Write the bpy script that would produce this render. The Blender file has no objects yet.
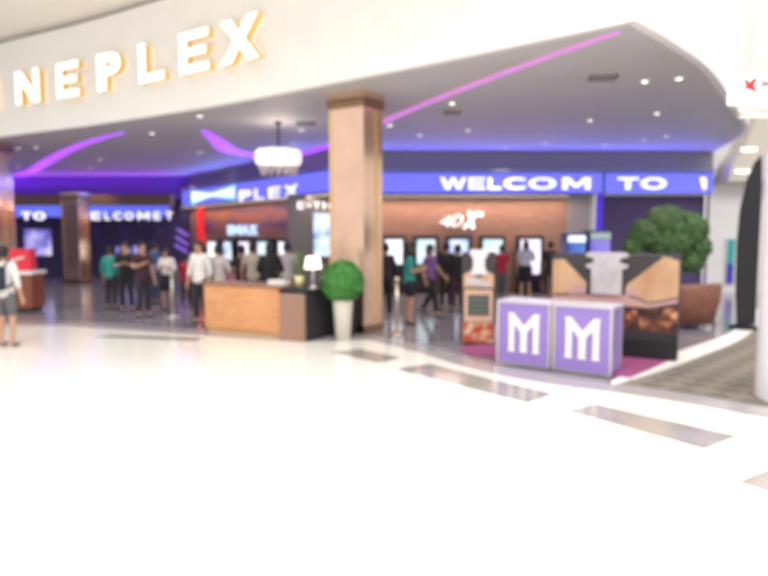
import bpy, math, random
from mathutils import Vector, Matrix
random.seed(7)
R = math.radians
S = bpy.context.scene
COL = S.collection

# ------------------------------------------------------------------ camera
F = 620.0                       # focal length in pixels of a 768x576 frame
CAM_H = 1.75
PITCH = math.atan(53.0 / F)
cam_d = bpy.data.cameras.new('camera')
cam = bpy.data.objects.new('camera', cam_d)
COL.objects.link(cam)
cam.location = (0, 0, CAM_H)
cam.rotation_euler = (math.pi / 2 - PITCH, 0, 0)
cam_d.sensor_fit = 'HORIZONTAL'
cam_d.sensor_width = 36.0
cam_d.lens = F / 768.0 * 36.0
cam_d.clip_end = 200
cam_d.dof.use_dof = True        # the photograph is out of focus
cam_d.dof.focus_distance = 1.0
cam_d.dof.aperture_fstop = 3.0
S.camera = cam

# ------------------------------------------------------------------ world, big lights, exposure
w = bpy.data.worlds.new('world')
S.world = w
w.use_nodes = True
bg = w.node_tree.nodes['Background']
bg.inputs[0].default_value = (1.0, 0.975, 0.945, 1)
bg.inputs[1].default_value = 0.95
def area(name, loc, rot, sx, sy, power, col):
    l = bpy.data.lights.new(name, 'AREA')
    l.shape = 'RECTANGLE'; l.size = sx; l.size_y = sy; l.energy = power; l.color = col
    o = bpy.data.objects.new(name, l); COL.objects.link(o)
    o.location = loc; o.rotation_euler = rot
    return o
area('overhead_fill', (5, -1.5, 14), (0, 0, 0), 26, 13, 5000, (1, .97, .93))  # unseen fill added overhead to brighten the floor and fascia
S.view_settings.view_transform = 'Standard'
S.view_settings.look = 'None'
S.view_settings.gamma = 1
S.view_settings.use_curve_mapping = False
S.view_settings.exposure = 0.12

# ------------------------------------------------------------------ helpers
def ray(px, py):
    x, y, z = (px - 384) / F, -(py - 288) / F, -1.0
    c, s = math.cos(cam.rotation_euler.x), math.sin(cam.rotation_euler.x)
    return Vector((x, y * c - z * s, y * s + z * c))
def hz(px, py, z=0.0):          # the point of a level plane
    d = ray(px, py); t = (z - CAM_H) / d.z
    return Vector((d.x * t, d.y * t, z))
def dep(px, py, Y):             # the point at distance Y
    d = ray(px, py); t = Y / d.y
    return Vector((d.x * t, Y, CAM_H + d.z * t))
def onp(px, py, A, B):          # the point of an upright plane through A and B
    n = Vector((B[1] - A[1], A[0] - B[0], 0)); d = ray(px, py)
    t = n.dot(Vector((A[0], A[1], 0))) / n.dot(d)
    return Vector((d.x * t, d.y * t, CAM_H + d.z * t))

MATS = {}
def mat(name, col, rough=.5, metal=0, emit=None, es=0, var=0, scale=5, bump=0, coat=0, trans=0, spec=.5):
    if name in MATS: return MATS[name]
    m = bpy.data.materials.new(name); m.use_nodes = True
    nt = m.node_tree; b = nt.nodes['Principled BSDF']
    b.inputs['Base Color'].default_value = (*col, 1)
    b.inputs['Roughness'].default_value = rough
    b.inputs['Metallic'].default_value = metal
    b.inputs['Coat Weight'].default_value = coat
    b.inputs['Specular IOR Level'].default_value = spec
    if trans: b.inputs['Transmission Weight'].default_value = trans
    if emit:
        b.inputs['Emission Color'].default_value = (*emit, 1)
        b.inputs['Emission Strength'].default_value = es
    if var or bump:
        tc = nt.nodes.new('ShaderNodeTexCoord'); n = nt.nodes.new('ShaderNodeTexNoise')
        n.inputs['Scale'].default_value = scale; n.inputs['Detail'].default_value = 5
        nt.links.new(tc.outputs['Object'], n.inputs['Vector'])
        if var:
            r = nt.nodes.new('ShaderNodeValToRGB')
            r.color_ramp.elements[0].position = .3; r.color_ramp.elements[1].position = .7
            r.color_ramp.elements[0].color = (*[max(0, c * (1 - var)) for c in col], 1)
            r.color_ramp.elements[1].color = (*[min(1, c * (1 + var)) for c in col], 1)
            nt.links.new(n.outputs['Fac'], r.inputs['Fac'])
            nt.links.new(r.outputs['Color'], b.inputs['Base Color'])
        if bump:
            bn = nt.nodes.new('ShaderNodeBump'); bn.inputs['Strength'].default_value = bump
            nt.links.new(n.outputs['Fac'], bn.inputs['Height']); nt.links.new(bn.outputs['Normal'], b.inputs['Normal'])
    MATS[name] = m
    return m
def wood(name, a, b_, scale=(1, 1, 14), rough=.4):
    m = bpy.data.materials.new(name); m.use_nodes = True
    nt = m.node_tree; b = nt.nodes['Principled BSDF']; b.inputs['Roughness'].default_value = rough
    tc = nt.nodes.new('ShaderNodeTexCoord'); mp = nt.nodes.new('ShaderNodeMapping'); n = nt.nodes.new('ShaderNodeTexNoise')
    mp.inputs['Scale'].default_value = scale; n.inputs['Scale'].default_value = 2.2; n.inputs['Detail'].default_value = 6
    r = nt.nodes.new('ShaderNodeValToRGB')
    r.color_ramp.elements[0].position = .3; r.color_ramp.elements[1].position = .7
    r.color_ramp.elements[0].color = (*a, 1); r.color_ramp.elements[1].color = (*b_, 1)
    nt.links.new(tc.outputs['Object'], mp.inputs[0]); nt.links.new(mp.outputs[0], n.inputs['Vector'])
    nt.links.new(n.outputs['Fac'], r.inputs['Fac']); nt.links.new(r.outputs['Color'], b.inputs['Base Color'])
    MATS[name] = m
    return m
def picture(name, stops, scale=3, es=1.0, stretch=(1, 1, 1), emissive=True, rough=.4):
    """a screen or print: a colour ramp over soft noise"""
    m = bpy.data.materials.new(name); m.use_nodes = True
    nt = m.node_tree; b = nt.nodes['Principled BSDF']; b.inputs['Roughness'].default_value = rough
    tc = nt.nodes.new('ShaderNodeTexCoord'); mp = nt.nodes.new('ShaderNodeMapping'); n = nt.nodes.new('ShaderNodeTexNoise')
    mp.inputs['Scale'].default_value = stretch; n.inputs['Scale'].default_value = scale; n.inputs['Detail'].default_value = 3
    r = nt.nodes.new('ShaderNodeValToRGB'); el = r.color_ramp.elements
    for i, (p, c) in enumerate(stops):
        e = el[i] if i < 2 else el.new(p)
        e.position = p; e.color = (*c, 1)
    nt.links.new(tc.outputs['Object'], mp.inputs[0]); nt.links.new(mp.outputs[0], n.inputs['Vector'])
    nt.links.new(n.outputs['Fac'], r.inputs['Fac'])
    if emissive:
        b.inputs['Base Color'].default_value = (.02, .02, .02, 1)
        nt.links.new(r.outputs['Color'], b.inputs['Emission Color']); b.inputs['Emission Strength'].default_value = es
    else:
        nt.links.new(r.outputs['Color'], b.inputs['Base Color'])
    MATS[name] = m
    return m

class MB:
    def __init__(s): s.v = []; s.f = []
    def quad(s, *p):
        n = len(s.v); s.v += [tuple(q) for q in p]; s.f.append(tuple(range(n, n + len(p)))); return s
    def box(s, x0, x1, y0, y1, z0, z1):
        n = len(s.v)
        s.v += [(x, y, z) for z in (z0, z1) for x, y in ((x0, y0), (x1, y0), (x1, y1), (x0, y1))]
        s.f += [tuple(n + i for i in q) for q in ((3, 2, 1, 0), (4, 5, 6, 7), (0, 1, 5, 4), (1, 2, 6, 5), (2, 3, 7, 6), (3, 0, 4, 7))]
        return s
    def prism(s, pts, z0, z1):          # polygon in plan, upright
        a = sum(pts[i][0] * pts[(i + 1) % len(pts)][1] - pts[(i + 1) % len(pts)][0] * pts[i][1] for i in range(len(pts)))
        if a < 0: pts = pts[::-1]
        n = len(s.v); k = len(pts)
        s.v += [(p[0], p[1], z0) for p in pts] + [(p[0], p[1], z1) for p in pts]
        s.f += [tuple(range(n + k - 1, n - 1, -1)), tuple(range(n + k, n + 2 * k))]
        s.f += [(n + i, n + (i + 1) % k, n + k + (i + 1) % k, n + k + i) for i in range(k)]
        return s
    def plate(s, pts, y0, y1):          # polygon in (x, z), thickness along y
        a = sum(pts[i][0] * pts[(i + 1) % len(pts)][1] - pts[(i + 1) % len(pts)][0] * pts[i][1] for i in range(len(pts)))
        if a < 0: pts = pts[::-1]
        n = len(s.v); k = len(pts)
        s.v += [(p[0], y0, p[1]) for p in pts] + [(p[0], y1, p[1]) for p in pts]
        s.f += [tuple(range(n, n + k)), tuple(range(n + 2 * k - 1, n + k - 1, -1))]
        s.f += [(n + (i + 1) % k, n + i, n + k + i, n + k + (i + 1) % k) for i in range(k)]
        return s
    def lathe(s, prof, seg=24, c=(0, 0), sx=1, sy=1, z=0):
        n = len(s.v); k = len(prof)
        for i in range(seg):
            a = 2 * math.pi * i / seg
            s.v += [(c[0] + r * sx * math.cos(a), c[1] + r * sy * math.sin(a), z + h) for r, h in prof]
        for i in range(seg):
            j = (i + 1) % seg
            for q in range(k - 1):
                s.f.append((n + i * k + q, n + j * k + q, n + j * k + q + 1, n + i * k + q + 1))
        return s
    def tube(s, pts, r, seg=8):
        n = len(s.v); P = [Vector(p) for p in pts]
        rr = r if isinstance(r, (list, tuple)) else [r] * len(P)
        for i, p in enumerate(P):
            t = (P[min(i + 1, len(P) - 1)] - P[max(i - 1, 0)]).normalized()
            u = t.orthogonal().normalized() if abs(t.z) > .9 else t.cross(Vector((0, 0, 1))).normalized()
            q = t.cross(u)
            for k in range(seg):
                a = 2 * math.pi * k / seg
                s.v.append(tuple(p + (u * math.cos(a) + q * math.sin(a)) * rr[i]))
        for i in range(len(P) - 1):
            for k in range(seg):
                l = (k + 1) % seg
                s.f.append((n + i * seg + k, n + i * seg + l, n + (i + 1) * seg + l, n + (i + 1) * seg + k))
        s.f.append(tuple(n + k for k in range(seg))[::-1]); s.f.append(tuple(n + (len(P) - 1) * seg + k for k in range(seg)))
        return s
    def mesh(s, name):
        me = bpy.data.meshes.new(name); me.from_pydata(s.v, [], s.f); me.update(); return me
    def build(s, name, m=None, parent=None, smooth=False, bevel=0):
        return obj(name, s.mesh(name), m, parent, smooth, bevel)
def obj(name, me, m=None, parent=None, smooth=False, bevel=0):
    o = bpy.data.objects.new(name, me); COL.objects.link(o)
    if m:
        if not me.materials: me.materials.append(None)
        o.material_slots[0].link = 'OBJECT'; o.material_slots[0].material = m
    if parent: o.parent = parent
    if smooth:
        for p in me.polygons: p.use_smooth = True
    if bevel:
        b = o.modifiers.new('bevel', 'BEVEL'); b.width = bevel; b.segments = 2; b.limit_method = 'ANGLE'
    return o
def tag(o, label=None, cat=None, group=None, kind=None):
    if label: o['label'] = label
    if cat: o['category'] = cat
    if group: o['group'] = group
    if kind: o['kind'] = kind
    return o
def thing(name, loc, rz, label, cat, group=None):
    o = bpy.data.objects.new(name, None); COL.objects.link(o); o.empty_display_size = .2
    o.location = loc; o.rotation_euler = (0, 0, rz)
    return tag(o, label, cat, group)
def struct(o): o['kind'] = 'structure'; return o
def copy_tree(o, parent=None):
    c = o.copy(); COL.objects.link(c); c.parent = parent
    for ch in o.children: copy_tree(ch, c)
    return c
def ang(A, B): return math.atan2(B[1] - A[1], B[0] - A[0])
def smooth_line(P, n=6):
    P = [Vector(p) for p in P]; out = []
    for i in range(len(P) - 1):
        a, b, c, d = P[max(i - 1, 0)], P[i], P[i + 1], P[min(i + 2, len(P) - 1)]
        for k in range(n):
            t = k / n
            out.append(.5 * ((2 * b) + (c - a) * t + (2 * a - 5 * b + 4 * c - d) * t * t + (3 * b - a - 3 * c + d) * t ** 3))
    out.append(P[-1]); return out
FONTCACHE = {}
def glyph(ch, bold=.0, depth=.0):
    k = (ch, bold, depth)
    if k in FONTCACHE: return FONTCACHE[k]
    cu = bpy.data.curves.new('glyph', 'FONT'); cu.body = ch; cu.size = 1; cu.offset = bold; cu.extrude = depth; cu.resolution_u = 4
    t = bpy.data.objects.new('glyph', cu); COL.objects.link(t)
    bpy.context.view_layer.update()
    me = bpy.data.meshes.new_from_object(t.evaluated_get(bpy.context.evaluated_depsgraph_get()))
    bpy.data.objects.remove(t)
    xs = [v.co.x for v in me.vertices]; ys = [v.co.y for v in me.vertices]
    FONTCACHE[k] = (me, min(xs), max(xs), min(ys), max(ys))
    return FONTCACHE[k]
BLOCK = {
    'M': [(0, 0), (.19, 0), (.19, .66), (.42, .18), (.58, .18), (.81, .66), (.81, 0), (1, 0), (1, 1), (.76, 1), (.5, .42), (.24, 1), (0, 1)],
    'E': [(0, 0), (1, 0), (1, .2), (.25, .2), (.25, .41), (.92, .41), (.92, .6), (.25, .6), (.25, .8), (1, .8), (1, 1), (0, 1)],
    'I': [(0, 0), (1, 0), (1, 1), (0, 1)], '-': [(0, 0), (1, 0), (1, 1), (0, 1)],
    'T': [(.38, 0), (.62, 0), (.62, .8), (1, .8), (1, 1), (0, 1), (0, .8), (.38, .8)],
    '/': [(.55, 0), (1, 0), (1, .75), (.85, 1), (0, 1)],
    'L': [(0, 0), (1, 0), (1, .2), (.26, .2), (.26, 1), (0, 1)],
    'N': [(0, 0), (.23, 0), (.23, .62), (.74, 0), (1, 0), (1, 1), (.77, 1), (.77, .38), (.26, 1), (0, 1)],
    'W': [(.2, 0), (.36, 0), (.5, .58), (.64, 0), (.8, 0), (1, 1), (.83, 1), (.71, .36), (.58, 1), (.42, 1), (.29, .36), (.17, 1), (0, 1)],
    'X': [(0, 0), (.28, 0), (.5, .33), (.72, 0), (1, 0), (.64, .51), (.98, 1), (.7, 1), (.5, .69), (.3, 1), (.02, 1), (.36, .51)],
}
def letter(ch, x0, x1, z0, z1, y, m, parent, depth=.02, bold=.02, name='letter', m_side=None):
    """one letter filling a box of the parent's x-z plane, its face towards -y"""
    if ch in BLOCK:
        n = MB().plate([(x0 + u * (x1 - x0), z0 + v * (z1 - z0)) for u, v in BLOCK[ch]], y - depth, y).mesh(name)
    else:
        me, a, b, c, d = glyph(ch, bold, .5)
        vs = []
        for v in me.vertices:
            vs.append((x0 + (v.co.x - a) / (b - a) * (x1 - x0), y - (v.co.z + .5) * depth, z0 + (v.co.y - c) / (d - c) * (z1 - z0)))
        n = bpy.data.meshes.new(name); n.from_pydata(vs, [], [tuple(p.vertices) for p in me.polygons]); n.update()
    o = obj(name, n, m, parent)
    if m_side:
        n.materials.append(None); o.material_slots[1].link = 'OBJECT'; o.material_slots[1].material = m_side
        for p in n.polygons:
            p.material_index = 0 if abs(p.normal.y) > .8 else 1
    return o

# ------------------------------------------------------------------ materials
white_plaster = mat('white_plaster', (.86, .845, .825), .6, var=.02, scale=2)
white_trim = mat('white_trim', (.88, .86, .83), .4)
grey_ceiling = mat('grey_ceiling', (.55, .54, .52), .6, var=.03, scale=1)
mid_grey = mat('mid_grey', (.27, .26, .24), .5)
gap_shade = mat('gap_shade', (.16, .13, .1), .7)
tile_white = mat('tile_white', (.9, .865, .8), .13, var=.03, scale=.6, spec=.5)
tile_grey = mat('tile_grey', (.34, .31, .29), .12, var=.12, scale=3)
tile_pale = mat('tile_pale', (.42, .385, .4), .12, var=.06, scale=2)
lobby_stone = mat('lobby_stone', (.26, .24, .27), .12, var=.2, scale=1.2, spec=.7)
bronze = mat('bronze', (.84, .57, .43), .15, .9, var=.08, scale=1.5)
bronze_dark = mat('bronze_dark', (.34, .22, .14), .25, 1)
gold = mat('gold', (.85, .6, .25), .25, 1)
steel = mat('steel', (.7, .68, .66), .3, 1)
black = mat('black', (.012, .012, .014), .5)
soft_black = mat('soft_black', (.02, .02, .024), .8)
brown_panel = wood('brown_panel', (.36, .2, .15), (.48, .29, .22), (1, 1, 5), .45)
navy = mat('navy', (.05, .04, .13), .5, var=.3, scale=2)
plum = mat('plum', (.1, .06, .2), .5)
purple_lit = mat('purple_lit', (.2, .07, .5), .5)
oak = wood('oak', (.6, .27, .11), (.74, .37, .17), (1, 1, 6), .35)
walnut = wood('walnut', (.24, .12, .08), (.38, .2, .14), (1, 1, 10), .4)
led_white = mat('led_white', (.9, .9, .9), .4, emit=(1, .98, 1), es=1.0)
led_blue = mat('led_blue', (.05, .05, .3), .4, emit=(.16, .17, .95), es=1.0)
led_purple = mat('led_purple', (.3, .1, .6), .4, emit=(.42, .08, .95), es=1.1)
led_pink = mat('led_pink', (.5, .2, .5), .4, emit=(.62, .2, .62), es=.7)
lamp_glow = mat('lamp_glow', (.9, .85, .8), .5, emit=(1, .93, .85), es=1.2)
purple_box = mat('purple_box', (.29, .2, .55), .4, var=.04, scale=1)
cream = mat('cream', (.85, .8, .7), .5)

H = 4.25           # lobby ceiling height
ZT = 6.5          # top of the white fascia

# ------------------------------------------------------------------ fascia, ceilings
left_px = [(0, 136), (85, 125), (170, 112), (235, 101), (300, 88), (355, 77), (430, 62), (500, 47), (570, 32), (635, 18)]
right_px = [(635, 18), (675, 42), (712, 70), (735, 105), (747, 131)]
FL = [hz(x, y, H) for x, y in left_px]
FL = [FL[0] + (FL[0] - FL[2]) * 1.2] + FL
FR = [hz(x, y, H) for x, y in right_px] + [Vector((9.9, 19.0, H))]
FLs = smooth_line(FL, 6); FRs = smooth_line(FR, 6)
FACE = FLs + FRs[1:]
def offset(line, d):
    out = []
    for i, p in enumerate(line):
        t = (line[min(i + 1, len(line) - 1)] - line[max(i - 1, 0)]); t.z = 0; t.normalize()
        out.append(p + Vector((-t.y, t.x, 0)) * d)
    return out
def wall_strip(name, line, thick, z0, z1, m):
    b = offset(line, thick); mb = MB()
    for i in range(len(line) - 1):
        a0, a1, b0, b1 = line[i], line[i + 1], b[i], b[i + 1]
        P = lambda q, z: (q.x, q.y, z)
        mb.quad(P(a0, z0), P(a1, z0), P(a1, z1), P(a0, z1))
        mb.quad(P(b1, z0), P(b0, z0), P(b0, z1), P(b1, z1))
        mb.quad(P(a1, z0), P(a0, z0), P(b0, z0), P(b1, z0))
        mb.quad(P(a0, z1), P(a1, z1), P(b1, z1), P(b0, z1))
    return struct(mb.build(name, m))
wall_strip('wall_front', FACE, .12, H - .02, ZT, white_plaster)
wall_strip('trim_1', offset(FLs, .12), .1, ZT, ZT + .12, gap_shade)  # strip coloured dark as the shadow in the gap above the fascia
# the lobby ceiling slab
cp = [(p.x, p.y) for p in offset(FACE, .03)]
cp += [(9.9, 31), (-24, 31), (-24, cp[0][1])]
struct(MB().prism(cp, H, H + .25).build('ceiling', grey_ceiling))
# the lower ceiling of the mall gallery, in front of the fascia
ap = [(p.x, p.y) for p in offset(FLs, .1)] + [(p.x, p.y) for p in reversed(offset(FLs, -2.6))]
struct(MB().prism(ap, ZT + .12, ZT + .4).build('ceiling_gallery', mat('cream_plaster', (.97, .93, .86), .6)))

# ------------------------------------------------------------------ floors
th_px = [(0, 322), (100, 324), (205, 331), (280, 336), (330, 337), (375, 336), (430, 347), (495, 365), (560, 377), (625, 385), (700, 396), (768, 408)]
TH = [hz(x, y) for x, y in th_px]
TH = [Vector((-24, 13.2, 0))] + TH + [TH[-1] + (TH[-1] - TH[-2]) * 4]
THs = smooth_line(TH, 4)
TH2 = offset(THs, -.42)
def band(a, b): return [(p.x, p.y) for p in a] + [(p.x, p.y) for p in reversed(b)]
fl = struct(MB().prism([(p.x, p.y) for p in TH2] + [(TH2[-1].x, -8), (-24, -8)], -.2, 0).build('floor', tile_white))
struct(MB().prism(band(THs, TH2), -.2, 0).build('trim_2', tile_pale))
struct(MB().prism(band(offset(THs, .05), THs), -.2, .004).build('trim_3', steel))
TH3 = offset(THs, .05)
struct(MB().prism([(p.x, p.y) for p in TH3] + [(TH3[-1].x + 14, TH3[-1].y), (26, 31), (-24, 31)], -.2, 0).build('floor_lobby', lobby_stone))
def slab(pts):
    MB().prism([(hz(x, y).x, hz(x, y).y) for x, y in pts], -.05, .003).build('inlay', tile_grey, fl)
slab([(568, 411), (594, 404), (737, 436), (704, 449)])
slab([(738, 482), (768, 470), (850, 492), (820, 508)])
slab([(394, 369), (430, 364), (553, 394), (528, 403)])
slab([(330, 352), (360, 349), (402, 358), (378, 363)])
slab([(95, 337), (110, 335), (205, 338), (195, 341)])
# carpet at the right with its pale curved border
edge_px = [(612, 386), (660, 372), (700, 357), (735, 343), (752, 332), (762, 322), (775, 312)]
E1 = smooth_line([hz(x, y, 0) for x, y in edge_px], 4)
E0 = smooth_line([hz(x, y, 0) for x, y in [(610, 383), (645, 364), (690, 348), (722, 337), (738, 327), (746, 318), (755, 309)]], 4)
struct(MB().prism(band(E0, E1), -.05, .012).build('trim_4', white_trim))
carpet = mat('carpet', (.3, .26, .2), .95)
nt = carpet.node_tree
tc = nt.nodes.new('ShaderNodeTexCoord'); wv = nt.nodes.new('ShaderNodeTexChecker'); wv.inputs['Scale'].default_value = 4
wv.inputs['Color1'].default_value = (.24, .21, .17, 1); wv.inputs['Color2'].default_value = (.16, .14, .12, 1)
nt.links.new(tc.outputs['Object'], wv.inputs['Vector']); nt.links.new(wv.outputs['Color'], nt.nodes['Principled BSDF'].inputs['Base Color'])
cq = [(p.x, p.y) for p in E1]
th_r = [(p.x, p.y + .06) for p in THs if p.x > E1[0].x]
struct(MB().prism(cq + [(14, 14), (14, th_r[-1][1])] + th_r[::-1], -.05, .008).build('floor_carpet', carpet))

# ------------------------------------------------------------------ lobby walls
A = (-1.9, 18.9); B = (-8.4, 27.0)                 # slanted wall with the mural
def upright(name, P, Q, z0, z1, m, t=.2, parent=None):
    a = Vector((P[0], P[1], 0)); b = Vector((Q[0], Q[1], 0)); u = (b - a).normalized(); n = Vector((-u.y, u.x, 0)) * t
    return MB().prism([(p.x, p.y) for p in (a, b, b + n, a + n)], z0, z1).build(name, m, parent)
struct(upright('wall_back', (-1.9, 19.0), (6.0, 19.0), 0, 2.98, brown_panel))
struct(upright('wall_slanted', B, A, 0, 2.98, brown_panel))
struct(upright('wall_recess', (6.6, 19.3), (9.9, 19.3), 0, 2.98, plum))
struct(upright('wall_right', (9.9, 19.0), (24, 19.0), 0, 7, white_plaster))
struct(upright('wall_left', (-24, 26.5), B, 0, 3.3, navy))
struct(upright('wall_side', (-24, 11), (-24, 27), 0, H, navy, -.2))
# dark grey bulkheads above the LED bands
struct(upright('trim_5', (-1.9, 18.9), (9.9, 18.9), 3.62, H, mid_grey, .6))
struct(upright('trim_6', B, (-1.28, 18.12), 3.62, H, mid_grey, .6))
struct(upright('trim_7', (-24, 26.3), B, 3.3, H, purple_lit, .6))  # purple cove light put into the bulkhead's own colour
# grey end of the brown wall with a pale stripe
struct(upright('trim_8', (5.55, 18.95), (6.25, 18.95), 0, 2.98, mat('grey_pier', (.36, .33, .34), .5), .3))
struct(upright('trim_9', (6.25, 18.93), (6.38, 18.93), 0, 2.98, mat('pale_pier', (.6, .58, .6), .4), .3))
struct(upright('trim_10', (-2.9, 18.75), (-1.75, 18.75), 0, 2.98, mat('grey_column', (.2, .19, .19), .5), .5))

# ------------------------------------------------------------------ the big sign on the fascia
def fpoint(px):                  # the fascia point seen in column px, with its direction
    best = None
    for i in range(len(FLs) - 1):
        a, b = FLs[i], FLs[i + 1]
        d = ray(px, 200); s = d.x / d.y
        den = (b.x - a.x) - s * (b.y - a.y)
        if abs(den) < 1e-9: continue
        t = (s * a.y - a.x) / den
        if -.001 <= t <= 1.001: best = (a + (b - a) * t, ang(a, b))
    return best
sp, sr = fpoint(150)
letter_gold = mat('letter_gold', (.8, .55, .2), .35, 0, emit=(1, .62, .16), es=.12)
letter_white = mat('letter_white', (.95, .95, .95), .3, emit=(1, 1, 1), es=.75)
sign = thing('fascia_sign', (sp.x, sp.y, 4.87), 0, 'large white block letters with glowing gold sides on the curved white fascia', 'sign')
for ch, c, wd in (('C', -34, .9), ('I', 4, .24), ('N', 40, .9), ('E', 80, .78), ('P', 121, .8), ('L', 163, .78), ('E', 205, .82), ('X', 250, 1.05)):
    if c >= 0:
        p, r = fpoint(c)
    else:
        p0, r = fpoint(0); p = p0 - (fpoint(30)[0] - p0) / 30 * (-c)
    e = letter(ch, -wd / 2, wd / 2, 0, .77, -.02, letter_white, sign, .17, .05, 'letter', letter_gold)
    e.location = (p.x - sp.x, p.y - sp.y, 0); e.rotation_euler = (0, 0, r)

# ------------------------------------------------------------------ LED bands
def led_band(P, Q, z0, z1, words, label, seg_mat=led_blue, name='led_band', extra=None, bold=.03):
    a = ang(P, Q); L = math.hypot(Q[0] - P[0], Q[1] - P[1])
    t = thing(name, (P[0], P[1], z0), a, label, 'LED sign')
    h = z1 - z0
    MB().box(0, L, 0, .3, 0, h).build('housing', black, t)
    MB().box(.02, L - .02, -.02, 0, .02, h - .02).build('screen', seg_mat, t)
    ca, sa = math.cos(a), math.sin(a)
    for ch, x0, x1, y0, y1 in words:
        def loc(px, py):
            q = onp(px, py, P, Q); return ((q.x - P[0]) * ca + (q.y - P[1]) * sa, q.z - z0)
        u0, _ = loc(x0, y1); u1, zb = loc(x1, y1); _, zt = loc((x0 + x1) / 2, y0)
        letter(ch, u0, u1, zb, zt, -.02, led_white, t, .02, bold)
    if extra: extra(t, loc if words else None, h)
    return t
y0, y1 = 177.5, 189.5
W1 = [('W', 440, 466), ('E', 468.5, 485), ('L', 488, 501), ('C', 503.5, 525), ('O', 528, 556), ('M', 562, 590)]
led_band((-1.7, 18.72), (6.55, 18.72), 2.98, 3.62, [(c, a, b, y0, y1) for c, a, b in W1], 'long blue LED band with white letters above the brown kiosk wall')
W2 = [('T', 617, 638), ('O', 640, 666), ('/', 699, 705.5)]
led_band((6.6, 18.78), (9.86, 18.78), 2.98, 3.62, [(c, a, b, y0, y1) for c, a, b in W2], 'short blue LED band with white letters above the dark plum wall')
bd = Vector((A[0] - B[0], A[1] - B[1], 0)).normalized(); BA = (B[0] + bd.y * .32, B[1] - bd.x * .32); BB = (A[0] + bd.y * .32 + bd.x, A[1] - bd.x * .32 + bd.y)
teal_glow = mat('teal_glow', (.2, .5, .5), .4, emit=(.35, .85, .75), es=.9)
def bow(t, loc, h):
    u0, _ = loc(192, 200); u1, _ = loc(236, 200); m = (u0 + u1) / 2
    MB().plate([(u0, .02), (m, h * .4), (u1, .02), (u1, h - .04), (m, h * .65), (u0, h - .04)], -.03, -.021).build('graphic', teal_glow, t)
    MB().plate([(u0 + .2, h * .3), (m, h * .46), (u1 - .1, h * .3), (u1 - .1, h * .75), (m, h * .58), (u0 + .2, h * .75)], -.036, -.031).build('graphic', led_white, t)
led_band(BA, BB, 2.98, 3.62, [('P', 240, 252, 190, 201), ('L', 255.5, 265, 188.5, 199.5), ('E', 269.5, 281, 187, 198), ('X', 285, 299, 185, 196)],
         'blue LED band with a pale green bow graphic above the mural', extra=bow)
blue2 = mat('led_blue_deep', (.03, .03, .2), .4, emit=(.12, .16, .85), es=.9)
WL = [('T', 22, 32), ('O', 34, 46), ('W', 62, 86), ('E', 92, 101), ('L', 105, 111), ('C', 114, 122), ('O', 125, 134), ('M', 138, 150), ('E', 154, 161), ('T', 166, 173)]
led_band((-19, 24.0), (-8.2, 24.0), 2.42, 2.9, [(c, a, b, 212, 220) for c, a, b in WL], 'distant dim blue LED band with white letters above the dark navy hall', blue2)
MB().box(-24, -8.2, 24.05, 24.4, 2.9, 3.3).build('trim_11', mat('bulk_brown', (.2, .11, .07), .5)); struct(bpy.data.objects['trim_11'])

def washer(P, Q, z, label, m, up, power, col, tilt=78):
    a = ang(P, Q); Ln = math.hypot(Q[0] - P[0], Q[1] - P[1])
    t = thing('light_strip', (P[0], P[1], z), a, label, 'light strip')
    MB().box(0, Ln, -.12, 0, 0, .05).build('channel', mid_grey, t)
    MB().box(.02, Ln - .02, -.1, -.04, .05 if up else -.008, .058 if up else 0).build('diffuser', m, t)
    o = area('light_strip_lamp', (Ln / 2, -.07, .07 if up else -.02), (R(180 - tilt) * -1 if up else R(-12), 0, 0), Ln, .06, power, col)
    o.parent = t
fill_strip = mat('fill_strip', (.9, .8, .7), .5, emit=(1, .8, .6), es=2)  # for the invented strips that brighten the brown wall and mural
strip_blue = mat('strip_blue', (.1, .1, .6), .5, emit=(.12, .14, 1), es=2)
washer((-1.5, 18.7), (5.5, 18.7), 2.9, 'long added warm fill strip under the blue LED band washing the brown wall', fill_strip, False, 85, (1, .72, .55))
washer(BA, BB, 2.9, 'added warm fill strip washing the mural below the bow graphic', fill_strip, False, 70, (1, .72, .6))
washer((-1.7, 18.7), (9.8, 18.7), 3.63, 'blue light strip along the grey bulkhead over the kiosk wall', strip_blue, True, 150, (.14, .15, 1))
washer(BA, BB, 3.63, 'blue light strip along the grey bulkhead over the mural', strip_blue, True, 110, (.16, .18, 1))
washer((-22, 26.25), (-8.6, 26.25), 3.34, 'purple light strip below the purple-lit bulkhead of the dim hall', led_purple, True, 130, (.4, .1, 1), 25)

# ------------------------------------------------------------------ ceiling: cove ribbons, downlights, vents
def ribbon(name, px, widths, m, label):
    P = [hz(x, y, H) for x, y in px]; L = smooth_line(P, 6); n = len(L)
    mb = MB(); ww = []
    for i in range(n):
        u = i / (n - 1) * (len(widths) - 1); k = min(int(u), len(widths) - 2); ww.append(widths[k] + (widths[k + 1] - widths[k]) * (u - k))
    lo = []; hi = []
    for i, p in enumerate(L):
        t = (L[min(i + 1, n - 1)] - L[max(i - 1, 0)]); t.z = 0; t.normalize(); q = Vector((-t.y, t.x, 0)) * ww[i] / 2
        lo.append(p - q); hi.append(p + q)
    for i in range(n - 1):
        for z, flip in ((H - .03, 1), (H, 0)):
            a = [(lo[i].x, lo[i].y, z), (lo[i + 1].x, lo[i + 1].y, z), (hi[i + 1].x, hi[i + 1].y, z), (hi[i].x, hi[i].y, z)]
            mb.quad(*(a[::-1] if flip else a))
        for s, f in ((lo, 1), (hi, 0)):
            a = [(s[i].x, s[i].y, H - .03), (s[i + 1].x, s[i + 1].y, H - .03), (s[i + 1].x, s[i + 1].y, H), (s[i].x, s[i].y, H)]
            mb.quad(*(a if f else a[::-1]))
    return tag(mb.build(name, m), label, 'cove light')
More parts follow.
